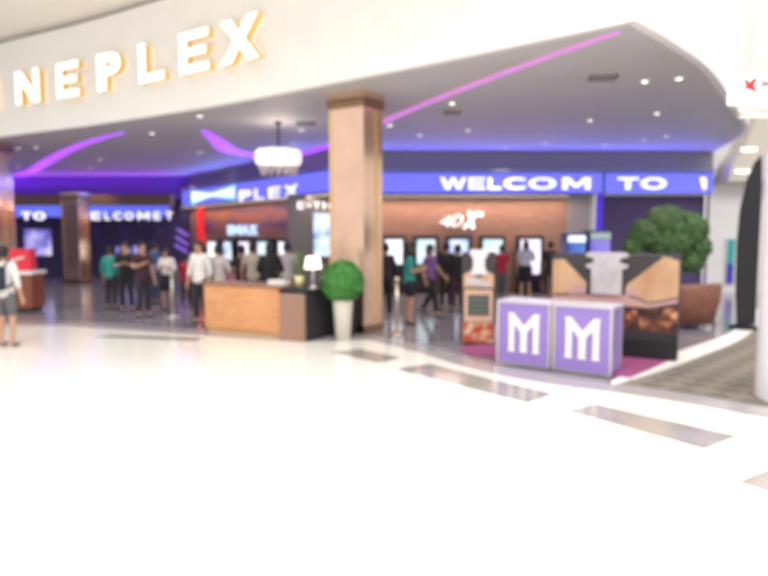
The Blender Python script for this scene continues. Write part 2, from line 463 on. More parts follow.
ribbon('cove_light', [(6, 177), (27, 173), (46, 162), (70, 149), (100, 138), (124, 132)], [.7, .4, .42, .3, .15, .05], led_purple, 'broad purple ribbon light sweeping in a wave over the ceiling of the dim hall')
ribbon('cove_light', [(203, 130), (215, 138), (228, 149), (248, 154), (275, 156), (302, 153), (330, 145)], [.1, .35, .6, .6, .5, .4, .25], led_purple, 'purple wavy ribbon light on the ceiling behind the chandelier')
ribbon('cove_light', [(330, 145), (390, 118), (455, 91), (540, 59), (590, 41), (620, 31)], [.2, .18, .13, .08, .06, .03], led_pink, 'thin pink straight ribbon light running over the ceiling to the fascia corner')

dl_px = [(452, 103), (420, 135), (468, 130), (645, 81), (679, 78), (657, 113), (666, 136), (590, 120), (390, 125), (605, 145), (644, 140), (505, 148), (545, 143),
         (18, 148), (36, 147), (18, 166), (100, 159), (89, 168), (152, 133), (200, 116), (200, 152), (220, 168), (184, 173), (301, 130), (292, 144)]
rim = MB().lathe([(.05, 0), (.05, -.02), (.075, -.02), (.08, 0)], 16).mesh('trim_ring')
lens = MB().lathe([(0, -.006), (.05, -.006), (.05, 0)], 16).mesh('lens')
glow = mat('downlight_glow', (.9, .9, .85), .5, emit=(1, .95, .9), es=5)
for x, y in dl_px:
    p = hz(x, y, H)
    t = thing('downlight', (p.x, p.y, H), 0, 'small round recessed downlight in the grey lobby ceiling', 'downlight', 'recessed downlights in the lobby ceiling')
    obj('trim_ring', rim, white_trim, t); obj('lens', lens, glow, t)
    l = bpy.data.lights.new('downlight_lamp', 'SPOT'); l.energy = 95; l.color = (1, .86, .74); l.spot_size = R(95); l.spot_blend = .6; l.shadow_soft_size = .07
    lo = bpy.data.objects.new('downlight_lamp', l); COL.objects.link(lo); lo.parent = t; lo.location = (0, 0, -.05)
def vent(px, py, wx, wy, rz, label):
    p = hz(px, py, H); t = thing('ceiling_vent', (p.x, p.y, H - .04), rz, label, 'vent')
    MB().box(-wx / 2, wx / 2, -wy / 2, wy / 2, .03, .04).build('backing', black, t)
    f = MB(); f.box(-wx / 2, wx / 2, -wy / 2, -wy / 2 + .04, 0, .03); f.box(-wx / 2, wx / 2, wy / 2 - .04, wy / 2, 0, .03)
    f.box(-wx / 2, -wx / 2 + .04, -wy / 2, wy / 2, 0, .03); f.box(wx / 2 - .04, wx / 2, -wy / 2, wy / 2, 0, .03); f.build('frame', mid_grey, t)
    n = 5
    sl = MB().box(-wx / 2 + .04, wx / 2 - .04, -.012, .012, .008, .03).mesh('slat')
    for i in range(n):
        o = obj('slat', sl, mid_grey, t); o.location.y = -wy / 2 + wy * (i + 1) / (n + 1)
vent(603, 77, .42, .26, R(-8), 'dark rectangular air vent in the ceiling near the fascia corner')
vent(306, 123, .42, .3, 0, 'dark air vent in the ceiling beside the chandelier')
vent(452, 112, .34, .22, 0, 'dark air vent in the ceiling beside the pink ribbon light')

# ------------------------------------------------------------------ chandelier
p = hz(278, 122, H)
ch = thing('chandelier', (p.x, p.y, H), 0, 'round glowing chandelier with white glass shades hanging on a dark rod', 'chandelier')
MB().lathe([(0, 0), (.09, 0), (.09, -.03), (.03, -.07), (0, -.07)], 16).build('canopy', black, ch)
MB().tube([(0, 0, -.05), (0, 0, -.62)], .025).build('rod', black, ch)
MB().lathe([(.36, -.62), (.38, -.6), (.4, -.62), (.38, -.64), (.36, -.62)], 28).build('ring', steel, ch)
shade = MB().lathe([(.03, 0), (.12, -.02), (.145, -.1), (.14, -.26), (.11, -.33), (0, -.34)], 14).mesh('glass_shade')
drop = MB().lathe([(0, 0), (.02, -.03), (.028, -.06), (0, -.12)], 6).mesh('crystal')
crystal = mat('crystal', (.75, .65, .66), .1, 0, trans=.3)
shade_glow = mat('shade_glow', (.9, .85, .8), .5, emit=(1, .95, .9), es=.75)
for i in range(9):
    a = 2 * math.pi * i / 9 + .35
    s = obj('glass_shade', shade, shade_glow, ch, True); s.location = (.38 * math.cos(a), .38 * math.sin(a), -.6)
    MB().tube([(0, 0, -.62), (.38 * math.cos(a), .38 * math.sin(a), -.62)], .01, 6).build('arm', steel, ch)
for k, (rr, n, z) in enumerate(((.42, 18, -.95), (.3, 12, -1.0), (.38, 14, -1.06))):
    for i in range(n):
        a = 2 * math.pi * (i + .5 * k) / n
        c = obj('crystal', drop, crystal, ch); c.location = (rr * math.cos(a), rr * math.sin(a), z); c.scale = (1.3, 1.3, 1.15)
l = bpy.data.lights.new('chandelier_lamp', 'POINT'); l.energy = 15; l.color = (1, .85, .75); l.shadow_soft_size = .4
lo = bpy.data.objects.new('chandelier_lamp', l); COL.objects.link(lo); lo.parent = ch; lo.location = (0, 0, -.4)

# ------------------------------------------------------------------ bronze pillars
def pillar(c, w_, d_, rz, label, h=H, stripes=True, name='bronze_pillar'):
    t = thing(name, (c[0], c[1], 0), rz, label, 'pillar')
    MB().box(-w_ / 2, w_ / 2, -d_ / 2, d_ / 2, .12, h - .26).build('shaft', bronze, t, bevel=.01)
    MB().box(-w_ / 2 - .03, w_ / 2 + .03, -d_ / 2 - .03, d_ / 2 + .03, h - .26, h - .1).build('cap', bronze_dark, t, bevel=.01)
    MB().box(-w_ / 2 - .02, w_ / 2 + .02, -d_ / 2 - .02, d_ / 2 + .02, h - .1, h).build('cap', bronze, t)
    MB().box(-w_ / 2 - .03, w_ / 2 + .03, -d_ / 2 - .03, d_ / 2 + .03, 0, .12).build('plinth', bronze_dark, t, bevel=.01)
    if stripes:
        MB().box(w_ / 2, w_ / 2 + .012, d_ * .12, d_ * .12 + .07, .12, h - .3).build('gold_strip', gold, t)
        MB().box(-w_ / 2 + .005, -w_ / 2 + .05, -d_ / 2 - .012, -d_ / 2, .12, h - .3).build('gold_strip', gold, t)
    return t
pb = hz(358, 337)
pillar((pb.x - .06, pb.y + .85), .76, .6, R(-34), 'tall bronze mirrored pillar with gold strip behind the round topiary')
q = dep(-3, 200, 16.9)
pillar((q.x - .35, q.y), 1.0, 1.0, R(-10), 'bronze pillar behind the person with the backpack')
q = dep(77, 250, 23)
pb2 = pillar((q.x, q.y), .8, .5, R(-20), 'slim far bronze pillar with gold edge beside the queue', 3.3)

# ------------------------------------------------------------------ white pillar with a projecting sign
q = hz(757, 408)
wp = struct(MB().lathe([(.5, 0), (.5, 6.74)], 40, (q.x + .73, q.y + .3)).build('wall_column', mat('column_white', (.86, .84, .88), .35), smooth=True))
a = dep(728, 73, 6.1); b = dep(728, 104, 6.1)
sg = thing('projecting_sign', (a.x + .05, 6.1, b.z), 0, 'white box sign with a red mark fixed to the white column', 'sign')
hh = a.z - b.z
MB().box(0, .78, 0, .1, 0, hh).build('box', mat('sign_white', (.9, .9, .88), .4, emit=(1, 1, 1), es=.35), sg, bevel=.01)
red = mat('logo_red', (.75, .02, .03), .4)
MB().plate([(.03, .10), (.08, .10), (.13, .15), (.2, .12), (.25, .12), (.2, .17), (.24, .24), (.19, .24), (.16, .2), (.12, .24), (.1, .22), (.13, .18), (.09, .13)], -.008, 0).build('red_mark', red, sg)
for i in range(4):
    MB().box(.27 + i * .11, .35 + i * .11, -.008, 0, .16, .22).build('print', mid_grey, sg)
MB().box(.3, .6, -.008, 0, .07, .1).build('print', mat('print_pale', (.55, .5, .48), .5), sg)
MB().box(.1, .62, .03, .07, -.12, -.08).build('bracket', cream, sg)
MB().box(.1, .14, .03, .07, -.1, 0).build('bracket', cream, sg)

# corridor beyond the column
cb = mat('corridor_beige', (.62, .57, .48), .5)
struct(MB().plate([(9.98, 3.3), (10.1, 3.8), (10.45, 4.3), (10.8, 5.3), (15, 5.3), (15, 3.3)], 18.2, 18.98).build('trim_12', cb))
for i, (x, y) in enumerate(((744, 170), (750, 148))):
    q = dep(x, y, 18.15)
    t = thing('sconce', (q.x, 18.2, q.z), 0, ('lower', 'upper')[i] + ' pale glowing wall light on the beige corridor bulkhead', 'wall light', 'wall lights on the corridor bulkhead')
    MB().lathe([(0, 0), (.25, 0), (.22, -.08), (0, -.1)], 14, sy=.4).build('shade', lamp_glow, t)
    MB().box(-.1, .1, -.03, 0, .0, .06).build('mount', steel, t)
q0 = dep(725, 285, 18.9); q1 = dep(737, 238, 18.9)
ps = thing('corridor_poster', (q0.x, 18.98, q0.z), 0, 'teal and blue poster on the white corridor wall', 'poster')
MB().box(0, q1.x - q0.x, -.04, 0, 0, q1.z - q0.z).build('frame', white_trim, ps)
MB().box(.03, q1.x - q0.x - .03, -.05, -.04, .03, (q1.z - q0.z) * .45).build('print', mat('print_blue', (.06, .06, .45), .4), ps)
MB().box(.03, q1.x - q0.x - .03, -.05, -.04, (q1.z - q0.z) * .45, q1.z - q0.z - .03).build('print', mat('print_teal', (.05, .4, .42), .4), ps)
# black feather banner
q = hz(747, 329)
bn = thing('feather_banner', (q.x - .06, q.y, 0), R(-8), 'tall black curved feather banner beside the white column', 'banner')
k = q.y / F
prof = [(-7, .1), (-10, .9), (-10.5, 1.6), (-9, 2.2), (-4, 2.75), (2, 3.05), (8, 3.2), (10, 2.6), (10, .1)]
MB().plate([(a * k, z) for a, z in prof], -.03, .03).build('cloth', soft_black, bn, bevel=.01)
MB().tube([(10 * k, 0, .02), (10 * k, 0, 3.0), (8.4 * k, 0, 3.22)], .018).build('pole', steel, bn)
MB().lathe([(0, 0), (.25, 0), (.25, .05), (.1, .1), (0, .1)], 20).build('base', black, bn)

# ------------------------------------------------------------------ kiosk walls
scr_a = picture('screen_pale', [(.3, (.75, .85, 1)), (.7, (1, 1, 1)), (.5, (.9, .93, 1))], 2, 1.3)
scr_b = picture('screen_blue', [(.35, (.08, .16, .5)), (.65, (.95, .97, 1)), (.5, (.55, .7, 1))], 2.4, 1.2)
scr_c = picture('screen_mint', [(.35, (.45, .75, .85)), (.7, (1, 1, 1))], 1.8, 1.2)
scr_d = picture('screen_rose', [(.3, (.7, .5, .95)), (.6, (.95, .95, 1))], 2.2, 1.3)
kiosk_dark = mat('kiosk_dark', (.035, .026, .04), .4)
def kiosk(P, Q, x0, x1, yt, yb, scr, label):
    a = onp(x0, yb, P, Q); b = onp(x1, yb, P, Q); c = onp((x0 + x1) / 2, yt, P, Q)
    m = (a + b) / 2; wd = (Vector((b.x - a.x, b.y - a.y))).length; rz = ang(P, Q)
    t = thing('ticket_kiosk', (m.x, m.y, 0), rz, label, 'kiosk', 'ticket kiosks along the brown walls')
    hw = wd / 2 + .1; zt = c.z + .12; zb = m.z
    MB().box(-hw, hw, 0, .3, zb - .15, zt).build('head', kiosk_dark, t, bevel=.02)
    MB().box(-hw + .06, hw - .06, .05, .3, .06, zb - .15).build('column', kiosk_dark, t)
    MB().box(-hw, hw, -.1, .3, 0, .06).build('foot', black, t)
    MB().plate([(-hw + .02, zb - .2), (hw - .02, zb - .2), (hw - .02, zb - .12), (-hw + .02, zb - .12)], -.14, 0).build('shelf', kiosk_dark, t)
    MB().box(-wd / 2, wd / 2, -.012, 0, zb, c.z).build('screen', scr, t)
KP, KQ = (-2, 18.6), (6, 18.6)
for x0, x1, yb, s, d in ((385, 402.5, 264, scr_a, 'next to the bronze pillar'), (417, 435, 264, scr_c, 'with a pale mint screen behind the purple shirt'),
                         (449, 468, 268, scr_b, 'with a blue and white picture on its screen'), (483, 502, 262, scr_c, 'behind the tall menu standee'), (520, 540, 274, scr_d, 'nearest the grey end of the brown wall')):
    kiosk(KP, KQ, x0, x1, 239.5, yb, s, 'dark ticket kiosk ' + d)
dn = Vector((A[0] - B[0], A[1] - B[1], 0)).normalized(); nn = Vector((dn.y, -dn.x, 0)) * .34
KA = (B[0] + nn.x, B[1] + nn.y); KB = (A[0] + nn.x, A[1] + nn.y)
ordn = iter(('ticket kiosk nearest the red strip under the mural', 'second ticket kiosk from the red strip under the mural', 'middle ticket kiosk of five under the mural', 'ticket kiosk with mint screen under the mural', 'ticket kiosk under the mural nearest the grey lettered column'))
for x0, x1, yb, s in ((208.5, 216, 261, scr_a), (224, 231.5, 260, scr_b), (239.5, 249, 261, scr_d), (258, 268.5, 257, scr_c), (279, 292, 261, scr_a)):
    kiosk(KA, KB, x0, x1, 242, yb, s, 'dark ' + next(ordn))

# mural on the slanted wall
n2 = Vector((dn.y, -dn.x, 0)) * .03
MA = (B[0] + n2.x, B[1] + n2.y); MBp = (A[0] + n2.x, A[1] + n2.y)
def local(t, P, Q, px, py):
    q = onp(px, py, P, Q); a = ang(P, Q)
    return ((q.x - P[0]) * math.cos(a) + (q.y - P[1]) * math.sin(a), q.z)
mu = thing('sunset_mural', (MA[0], MA[1], 0), ang(MA, MBp), 'wide sunset coloured mural with glowing lettering on the slanted wall', 'mural')
u0, _ = local(mu, MA, MBp, 204.6, 220); u1, _ = local(mu, MA, MBp, 297, 220)
mural_print = picture('mural_print', [(.3, (.1, .06, .16)), (.62, (.55, .2, .1)), (.45, (.3, .15, .2)), (.7, (.65, .4, .16))], 1.0, 1, (.4, 1, 2.2), False)
MB().box(u0, u1, -.01, .0, 1.85, 2.9).build('print', mural_print, mu)
cyan = mat('glow_cyan', (.4, .6, .9), .4, emit=(.55, .75, 1), es=.9)
for c, x0, x1 in (('I', 229, 231.5), ('M', 233, 242), ('A', 242.5, 250), ('X', 250.5, 258)):
    a0, zb = local(mu, MA, MBp, x0, 235); a1, zt = local(mu, MA, MBp, x1, 225)
    letter(c, a0, a1, zb, zt, -.01, cyan, mu, .06, .03)
rp = thing('red_strip', (MA[0], MA[1], 0), ang(MA, MBp), 'narrow red upright strip at the end of the mural', 'strip light')
u0, _ = local(mu, MA, MBp, 199.5, 220); u1, _ = local(mu, MA, MBp, 204, 220)
MB().box(u0, u1, -.12, 0, 1.3, 2.95).build('panel', mat('strip_red', (.7, .03, .03), .4, emit=(.9, .03, .03), es=.6), rp)
MB().box(u0 - .03, u1 + .03, -.1, 0, 1.24, 1.3).build('end_cap', black, rp)

# lettering on the brown wall
fx = thing('raised_lettering', (0, 19.0, 0), 0, 'slanted glowing white letters on the brown kiosk wall', 'sign')
for c, x0, x1, yt, yb in (('4', 439, 450, 216, 226.5), ('D', 451.5, 461, 215, 226.5), ('X', 462, 475, 211.5, 229)):
    a = dep(x0, yb, 18.98); b = dep(x1, yt, 18.98)
    o = letter(c, a.x, b.x, a.z, b.z, -.01, led_white, fx, .06, .0)
    for v in o.data.vertices: v.co.x += (v.co.z - a.z) * .3
    o.data.update()
a = dep(478, 217, 18.98); b = dep(484, 212, 18.98)
letter('X', a.x, b.x, a.z, b.z, -.01, led_white, fx, .04, .02)
# E-ticket column
et = thing('column_lettering', (0, 18.75, 0), 0, 'small white letters on the grey column beside the bronze pillar', 'sign')
for c, x0, x1 in (('E', 297.5, 304), ('-', 307, 311), ('T', 314, 320), ('I', 323, 325), ('C', 328, 334), ('K', 337, 343), ('E', 346, 351), ('T', 354, 360)):
    yt, yb = (202, 209) if c != '-' else (204.5, 206.5)
    a = dep(x0, yb, 18.73); b = dep(x1, yt, 18.73)
    letter(c, a.x, b.x, a.z, b.z, -.01, led_white, et, .03, .03)
a = dep(314, 256, 18.7); b = dep(332, 213, 18.7)
lp = thing('lit_poster', (a.x, 18.74, a.z), 0, 'tall lit blue and white poster on the grey column', 'poster')
MB().box(-.03, b.x - a.x + .03, -.06, 0, -.03, b.z - a.z + .03).build('frame', mid_grey, lp)
MB().box(0, b.x - a.x, -.07, -.06, 0, b.z - a.z).build('print', scr_b, lp)

# plum recess with blue-lit machines
nb = thing('neon_tube', (6.52, 18.85, 0), 0, 'upright deep blue neon tube between brown wall and plum recess', 'neon light')
MB().box(-.08, .08, 0, .1, 1.3, 2.97).build('tube', mat('neon_blue', (.05, .02, .4), .4, emit=(.07, .02, .75), es=.6), nb)
MB().box(-.13, .13, 0, .12, 1.22, 1.3).build('end_cap', black, nb)
for x0, x1, yt, yb, top, s, lb in ((567, 587, 237, 258, (.7, .8, 1), 'screen_deep', 'blue glowing machine with a white header beside the plum wall'),
                                   (589.5, 612, 234, 258, (.35, .45, .45), 'screen_violet', 'machine with a violet and teal screen before the plum wall')):
    Y = 17.0
    a = dep(x0, yb, Y); b = dep(x1, yt, Y)
    t = thing('game_machine', ((a.x + b.x) / 2, Y, 0), 0, lb, 'machine'); hw = (b.x - a.x) / 2
    MB().plate([(0, 0), (.6, 0), (.6, 1), (0, 1)], 0, 0)
    MB().box(-hw, hw, .05, .7, 0, b.z + .1).build('cabinet', mat('machine_navy', (.03, .03, .14), .4), t, bevel=.02)
    if s not in MATS: picture(s, [(.35, (.02, .06, .5)), (.65, (.2, .4, .95))] if s == 'screen_deep' else [(.35, (.2, .15, .75)), (.65, (.4, .35, .9)), (.75, (.2, .6, .6))], 2, .9)
    MB().box(-hw + .03, hw - .03, .03, .05, a.z, b.z - .16).build('screen', MATS[s], t)
    MB().box(-hw + .03, hw - .03, .02, .05, b.z - .14, b.z + .04).build('header', mat('header_' + s, top, .4, emit=top, es=1.1 if x0 < 580 else .5), t)
    MB().box(-hw, hw, -.15, .05, .85, .95).build('control_shelf', black, t)

# ------------------------------------------------------------------ reception desk
g0 = hz(205, 332); g1 = hz(283, 339)
rz = ang(g0, g1)
L = (g1 - g0).length
dk = thing('reception_desk', (g0.x, g0.y, 0), rz, 'long light oak reception desk with slatted end panel', 'desk')
MB().box(0, L, 0, .62, .08, .86).build('body', oak, dk, bevel=.01)
MB().box(.04, L, .04, .6, 0, .08).build('kick_plate', mat('kick_gold', (.75, .5, .28), .3), dk)
MB().box(-.02, L + .02, -.03, .66, .86, .9).build('worktop', walnut, dk, bevel=.006)
# slatted end block, projecting a little, with dark flank
g2 = hz(308, 339)
W = .52
MB().box(L, L + W, -.06, .75, .0, .8).build('end_block', black, dk)
MB().box(L - .02, L + W + .03, -.1, .8, .8, .85).build('end_top', soft_black, dk, bevel=.006)
slat_brown = wood('slat_brown', (.34, .19, .14), (.46, .28, .21), (1, 1, 10), .4)
sl = MB().box(L + .0, L + W - .02, -.1, -.06, 0, .065).mesh('slat')
for i in range(10):
    o = obj('slat', sl, slat_brown, dk); o.location.z = .012 + i * .078
MB().box(L + W, L + W + .02, -.06, .74, .04, .78).build('flank_panel', soft_black, dk)
def desk_pt(u, v, z):
    c, s = math.cos(rz), math.sin(rz); return Vector((g0.x + u * c - v * s, g0.y + u * s + v * c, z))
MB().box(L + W - .3, L + W + .34, .75, 1.0, 0, .83).build('wing', soft_black, dk, bevel=.01)
MB().box(L + W - .32, L + W + .36, .8, 1.02, .83, .87).build('wing_top', black, dk)
# lamp
q = desk_pt(L + .42, .3, .852)
lm = thing('table_lamp', q, 0, 'table lamp with white shade glowing on the desk end', 'lamp')
MB().lathe([(0, 0), (.09, 0), (.09, .015), (.03, .03), (.015, .06), (.02, .16), (.03, .2), (.012, .24), (.012, .42), (0, .42)], 16).build('base', steel, lm, True)
MB().lathe([(.15, .33), (.115, .54), (.11, .54), (.145, .33)], 24).build('shade', mat('lamp_shade', (.9, .86, .8), .6, emit=(1, .94, .86), es=1.1), lm, True)
# plant in a yellow pot
q = desk_pt(L + .12, .32, .852)
pl = thing('potted_plant', q, 0, 'leafy green plant in a pale yellow pot on the desk', 'plant')
MB().lathe([(0, 0), (.055, 0), (.085, .2), (.078, .2), (.07, .17), (0, .17)], 18).build('pot', mat('pot_yellow', (.7, .66, .3), .4), pl, True)
MB().tube([(0, 0, .16), (.01, 0, .62)], .01, 6).build('stem', mat('stem', (.16, .2, .05), .7), pl)
leaf_me = MB().quad((0, 0, 0), (.035, -.05, .01), (0, -.14, -.01), (-.035, -.05, .01)).mesh('leaf')
lg = mat('leaf_light', (.18, .38, .06), .5, var=.3, scale=20)
for i in range(34):
    o = obj('leaf', leaf_me, lg, pl); o.location = (0, 0, .2 + .42 * i / 34); o.rotation_euler = (R(random.uniform(-50, 10)), 0, i * 2.4); o.scale = [random.uniform(.7, 1.1)] * 3
q = desk_pt(L - .25, .25, .9)
bx = thing('paper_stack', q, rz + .1, 'stack of white papers on the oak desk', 'papers')
for i in range(5):
    MB().box(-.16 + .01 * (i % 2), .16, -.11, .11 + .006 * (i % 3), i * .016, i * .016 + .014).build('sheet_pad', white_trim, bx)

# ------------------------------------------------------------------ topiary and stand-in bush
def leafy(name, lobes, m, parent, n, size, core=None):
    mb = MB()
    tot = sum(l[3] ** 2 for l in lobes)
    for cx, cy, cz, r, sq in lobes:
        for i in range(int(n * r * r / tot)):
            z = random.uniform(-1, 1); a = random.uniform(0, 6.283); q = math.sqrt(1 - z * z)
            d = Vector((q * math.cos(a), q * math.sin(a), z)); p = Vector((cx, cy, cz)) + Vector((d.x, d.y, d.z * sq)) * r * random.uniform(.88, 1.03)
            u = d.orthogonal().normalized(); v = d.cross(u); th = random.uniform(0, 6.28)
            u, v = u * math.cos(th) + v * math.sin(th), v * math.cos(th) - u * math.sin(th)
            nrm = d * random.uniform(.2, .9)
            mb.quad(p - u * size * .4, p + v * size * .5 + nrm * size * .3, p + u * size * .8 + nrm * size * .8, p - v * size * .5 + nrm * size * .3)
    o = mb.build(name, m, parent); o['kind'] = 'stuff'
    c = MB()
    for cx, cy, cz, r, sq in lobes:
        pr = [(r * .92 * math.sin(math.pi * k / 8), -r * .92 * sq * math.cos(math.pi * k / 8)) for k in range(9)]
        c.lathe(pr, 14, (cx, cy), z=cz)
    c.build('inner_foliage', core or m, parent, True)
    return o
q = hz(343, 340)
tp = thing('topiary', (q.x, q.y, 0), 0, 'round green topiary ball in a tall white tapered planter', 'topiary')
MB().lathe([(0, 0), (.12, 0), (.17, .66), (.18, .7), (.165, .7), (.15, .64), (0, .64)], 24).build('planter', mat('planter_white', (.72, .67, .6), .4), tp, True)
MB().tube([(0, 0, .6), (0, 0, .8)], .02).build('stem', walnut, tp)
g_top = mat('topiary_green', (.06, .25, .045), .6, var=.35, scale=14)
leafy('foliage', [(0, 0, .98, .34, 1)], g_top, tp, 2600, .05)
q = dep(667, 300, 12.9)  # a made-up bush takes the place of a green statue
bs = thing('bush_stand_in', (q.x - .05, q.y, 0), 0, 'large dark green rounded bush standing in for a statue behind the wide printed standee', 'stand-in bush')
MB().lathe([(0, 0), (.2, 0), (.26, .42), (.28, .45), (.25, .45), (.23, .4), (0, .4)], 20).build('pot', soft_black, bs, True)
MB().tube([(0, 0, .38), (.03, 0, .8), (0, 0, 1.3)], [.06, .05, .04]).build('trunk', walnut, bs)
g_b = mat('stand_in_green', (.1, .2, .07), .65, var=.4, scale=5)
leafy('foliage', [(-.02, 0, 1.98, .4, .9), (.42, 0, 1.86, .38, .9), (-.42, .05, 1.76, .34, .9), (.64, 0, 1.5, .25, 1.15), (-.68, .05, 1.5, .2, 1.1), (.05, 0, 1.6, .45, .9), (.5, -.05, 1.2, .22, 1), (.3, .1, 1.45, .3, .9)], g_b, bs, 7000, .075)

# ------------------------------------------------------------------ brown tub armchair
q = hz(700, 331)
ac = thing('tub_armchair', (q.x - .08, q.y + .5, 0), R(200), 'brown rounded tub armchair beside the wide printed standee', 'armchair')
leather = mat('brown_leather', (.2, .075, .05), .4, var=.15, scale=6)
mb = MB(); n = 22; r0, r1 = .72, .58
for i in range(n + 1):
    a = R(-25) + R(230) * i / n; top = .86 - .1 * (abs(i / n - .5) * 2) ** 3
    c, s = math.cos(a), math.sin(a)
    ring = [(r1 * .9, .1), (r0 * .82, .1), (r0 * .96, .5), (r0, top - .06), (r0 - .05, top), (r1 + .03, top), (r1, top - .08), (r1 * .92, .4)]
    mb.v += [(rr * c, rr * s * .8, z) for rr, z in ring]
k = 8
for i in range(n):
    for j in range(k):
        mb.f.append((i * k + j, (i + 1) * k + j, (i + 1) * k + (j + 1) % k, i * k + (j + 1) % k))
mb.f.append(tuple(range(k))); mb.f.append(tuple(n * k + j for j in range(k))[::-1])
mb.build('shell', leather, ac, True)
MB().lathe([(0, .12), (.5, .12), (.54, .3), (.5, .42), (0, .44)], 28, sy=.85).build('seat', leather, ac, True)
leg = MB().lathe([(0, 0), (.02, 0), (.03, .12), (0, .12)], 10).mesh('leg')
for x, y in ((.45, .3), (-.45, .3), (.4, -.25), (-.4, -.25)):
    o = obj('leg', leg, black, ac); o.location = (x, y, 0)

# ------------------------------------------------------------------ purple mat, M counters, standees
mat_px = [(458, 349), (475, 346), (520, 347), (600, 350), (662, 352), (672, 360), (655, 368), (630, 379), (614, 377), (556, 368), (495, 358), (470, 355)]
mp_ = [(hz(x, y).x, hz(x, y).y) for x, y in mat_px]
tag(MB().prism(mp_, 0.001, .02).build('floor_mat', mat('mat_magenta', (.32, .07, .2), .8)), 'magenta floor mat under the purple counters and standees', 'mat')
c0 = hz(495.5, 364); c1 = hz(612, 379)
rz = ang(c0, c1); L = (c1 - c0).length; hw = L / 2
Mpts = [(0, 0), (.24, 0), (.24, .06), (.19, .1), (.19, .62), (.5, .36), (.81, .62), (.81, .1), (.76, .06), (.76, 0)]
def emblem(parent, x0, x1, z0, z1):
    # three broad uprights, the middle one pointed, joined by a shallow V
    def P(u, v): return (x0 + (x1 - x0) * u, z0 + (z1 - z0) * v)
    pts = [(0, 0), (.22, 0), (.22, .04), (.2, .08), (.2, .72), (.40, .52), (.40, .06), (.37, 0), (.63, 0), (.60, .06), (.60, .52), (.8, .72), (.8, .08), (.78, .04), (.78, 0), (1, 0), (1, .04), (.97, .08), (.97, .93), (1, .97), (1, 1), (.82, 1), (.5, .68), (.18, 1), (0, 1), (0, .97), (.03, .93), (.03, .08), (0, .04)]
    return MB().plate([P(u, v) for u, v in pts], -.008, 0).build('emblem', mat('emblem_white', (.85, .82, .8), .5), parent)
for i, (lab) in enumerate(('purple promotion counter with white M emblem, next to the tall menu standee', 'purple promotion counter with white M emblem, in front of the wide printed standee')):
    o0 = c0 + (c1 - c0) * (i * .5)
    t = thing('promotion_counter', (o0.x, o0.y, .02), rz, lab, 'counter', 'purple promotion counters')
    x0 = 0.012; x1 = hw - .012; D = .5; h = .86
    MB().box(x0 + .02, x1 - .02, .008, D, .02, h - .03).build('body', purple_box, t)
    MB().box(x0, x1, -.01, D + .01, h - .03, h).build('top', mat('counter_top', (.62, .58, .66), .4), t)
    post = MB().box(-.014, .014, -.014, .014, 0, h - .03).mesh('corner_post')
    for x, y in ((x0 + .014, .01), (x1 - .014, .01), (x0 + .014, D - .01), (x1 - .014, D - .01)):
        o = obj('corner_post', post, steel, t); o.location = (x, y, 0)
    MB().box(x0 + .02, x1 - .02, 0, .02, 0, .02).build('bottom_rail', steel, t)
    pn = MB().box(x0 + .03, x1 - .03, 0, .008, .025, h - .035).build('front_panel', purple_box, t)
    cxm = (x0 + x1) / 2
    em = emblem(pn, cxm - .21, cxm + .23, .18, .7)

tan = picture('print_tan', [(.3, (.5, .26, .13)), (.68, (.76, .5, .31))], 2, 1, (1, 1, .5), False)
pink = mat('print_pink', (.6, .36, .34), .5)
city = picture('print_city', [(.4, (.035, .015, .012)), (.64, (.7, .3, .13)), (.53, (.2, .06, .035)), (.74, (.85, .6, .38))], 7, 1, (1, 1, .8), False)
pale = mat('print_pale_grey', (.56, .53, .55), .5, var=.12, scale=6)
dusk = mat('print_dusk', (.05, .04, .045), .5)
# wide printed standee
Lp = Vector((dep(551, 300, 9.25).x, 9.25)); Rp = Vector((hz(677, 362).x, hz(677, 362).y))
rzs = ang(Lp, Rp); WL_ = (Rp - Lp).length
st = thing('wide_standee', (Lp.x, Lp.y, .02), rzs, 'wide dark printed standee with tan beams and orange lights on black base', 'standee')
hT = 1.46
MB().box(0, WL_, 0, .3, .3, hT).build('board', dusk, st, bevel=.01)
MB().box(-.0, WL_, -.05, .38, 0, .3).build('base', black, st, bevel=.02)
def art(parent, Wd, z0, z1, pts, y0, y1, m, nm='print'):
    return MB().plate([(u * Wd, z0 + v * (z1 - z0)) for u, v in pts], y0, y1).build(nm, m, parent)
Z0, Z1 = .3, hT
art(st, WL_, Z0, Z1, [(.01, .92), (.1, .93), (.29, .64), (.29, .52), (.01, .48)], -.012, 0, tan)
art(st, WL_, Z0, Z1, [(.6, .52), (.61, .63), (.88, .98), (.99, .93), (.99, .5), (.78, .42)], -.012, 0, tan)
art(st, WL_, Z0, Z1, [(.01, .46), (.6, .5), (.78, .4), (.99, .48), (.99, .43), (.78, .355), (.01, .4)], -.014, 0, pink)
art(st, WL_, Z0, Z1, [(.01, .36), (.68, .33), (.99, .38), (.99, .06), (.6, .1), (.01, .06)], -.012, 0, city)
art(st, WL_, Z0, Z1, [(.19, .62), (.29, .6), (.29, .5), (.15, .48)], -.02, -.012, pink)
art(st, WL_, Z0, Z1, [(.6, .6), (.7, .56), (.72, .48), (.6, .5)], -.02, -.012, pink)
art(st, WL_, Z0, Z1, [(.3, 1.02), (.6, 1.02), (.62, .97), (.55, .94), (.55, .9), (.62, .86), (.6, .82), (.57, .82), (.57, .5), (.33, .5), (.33, .82), (.3, .82), (.28, .86), (.35, .9), (.35, .94), (.28, .97)], -.05, -.001, pale, 'cut_out')
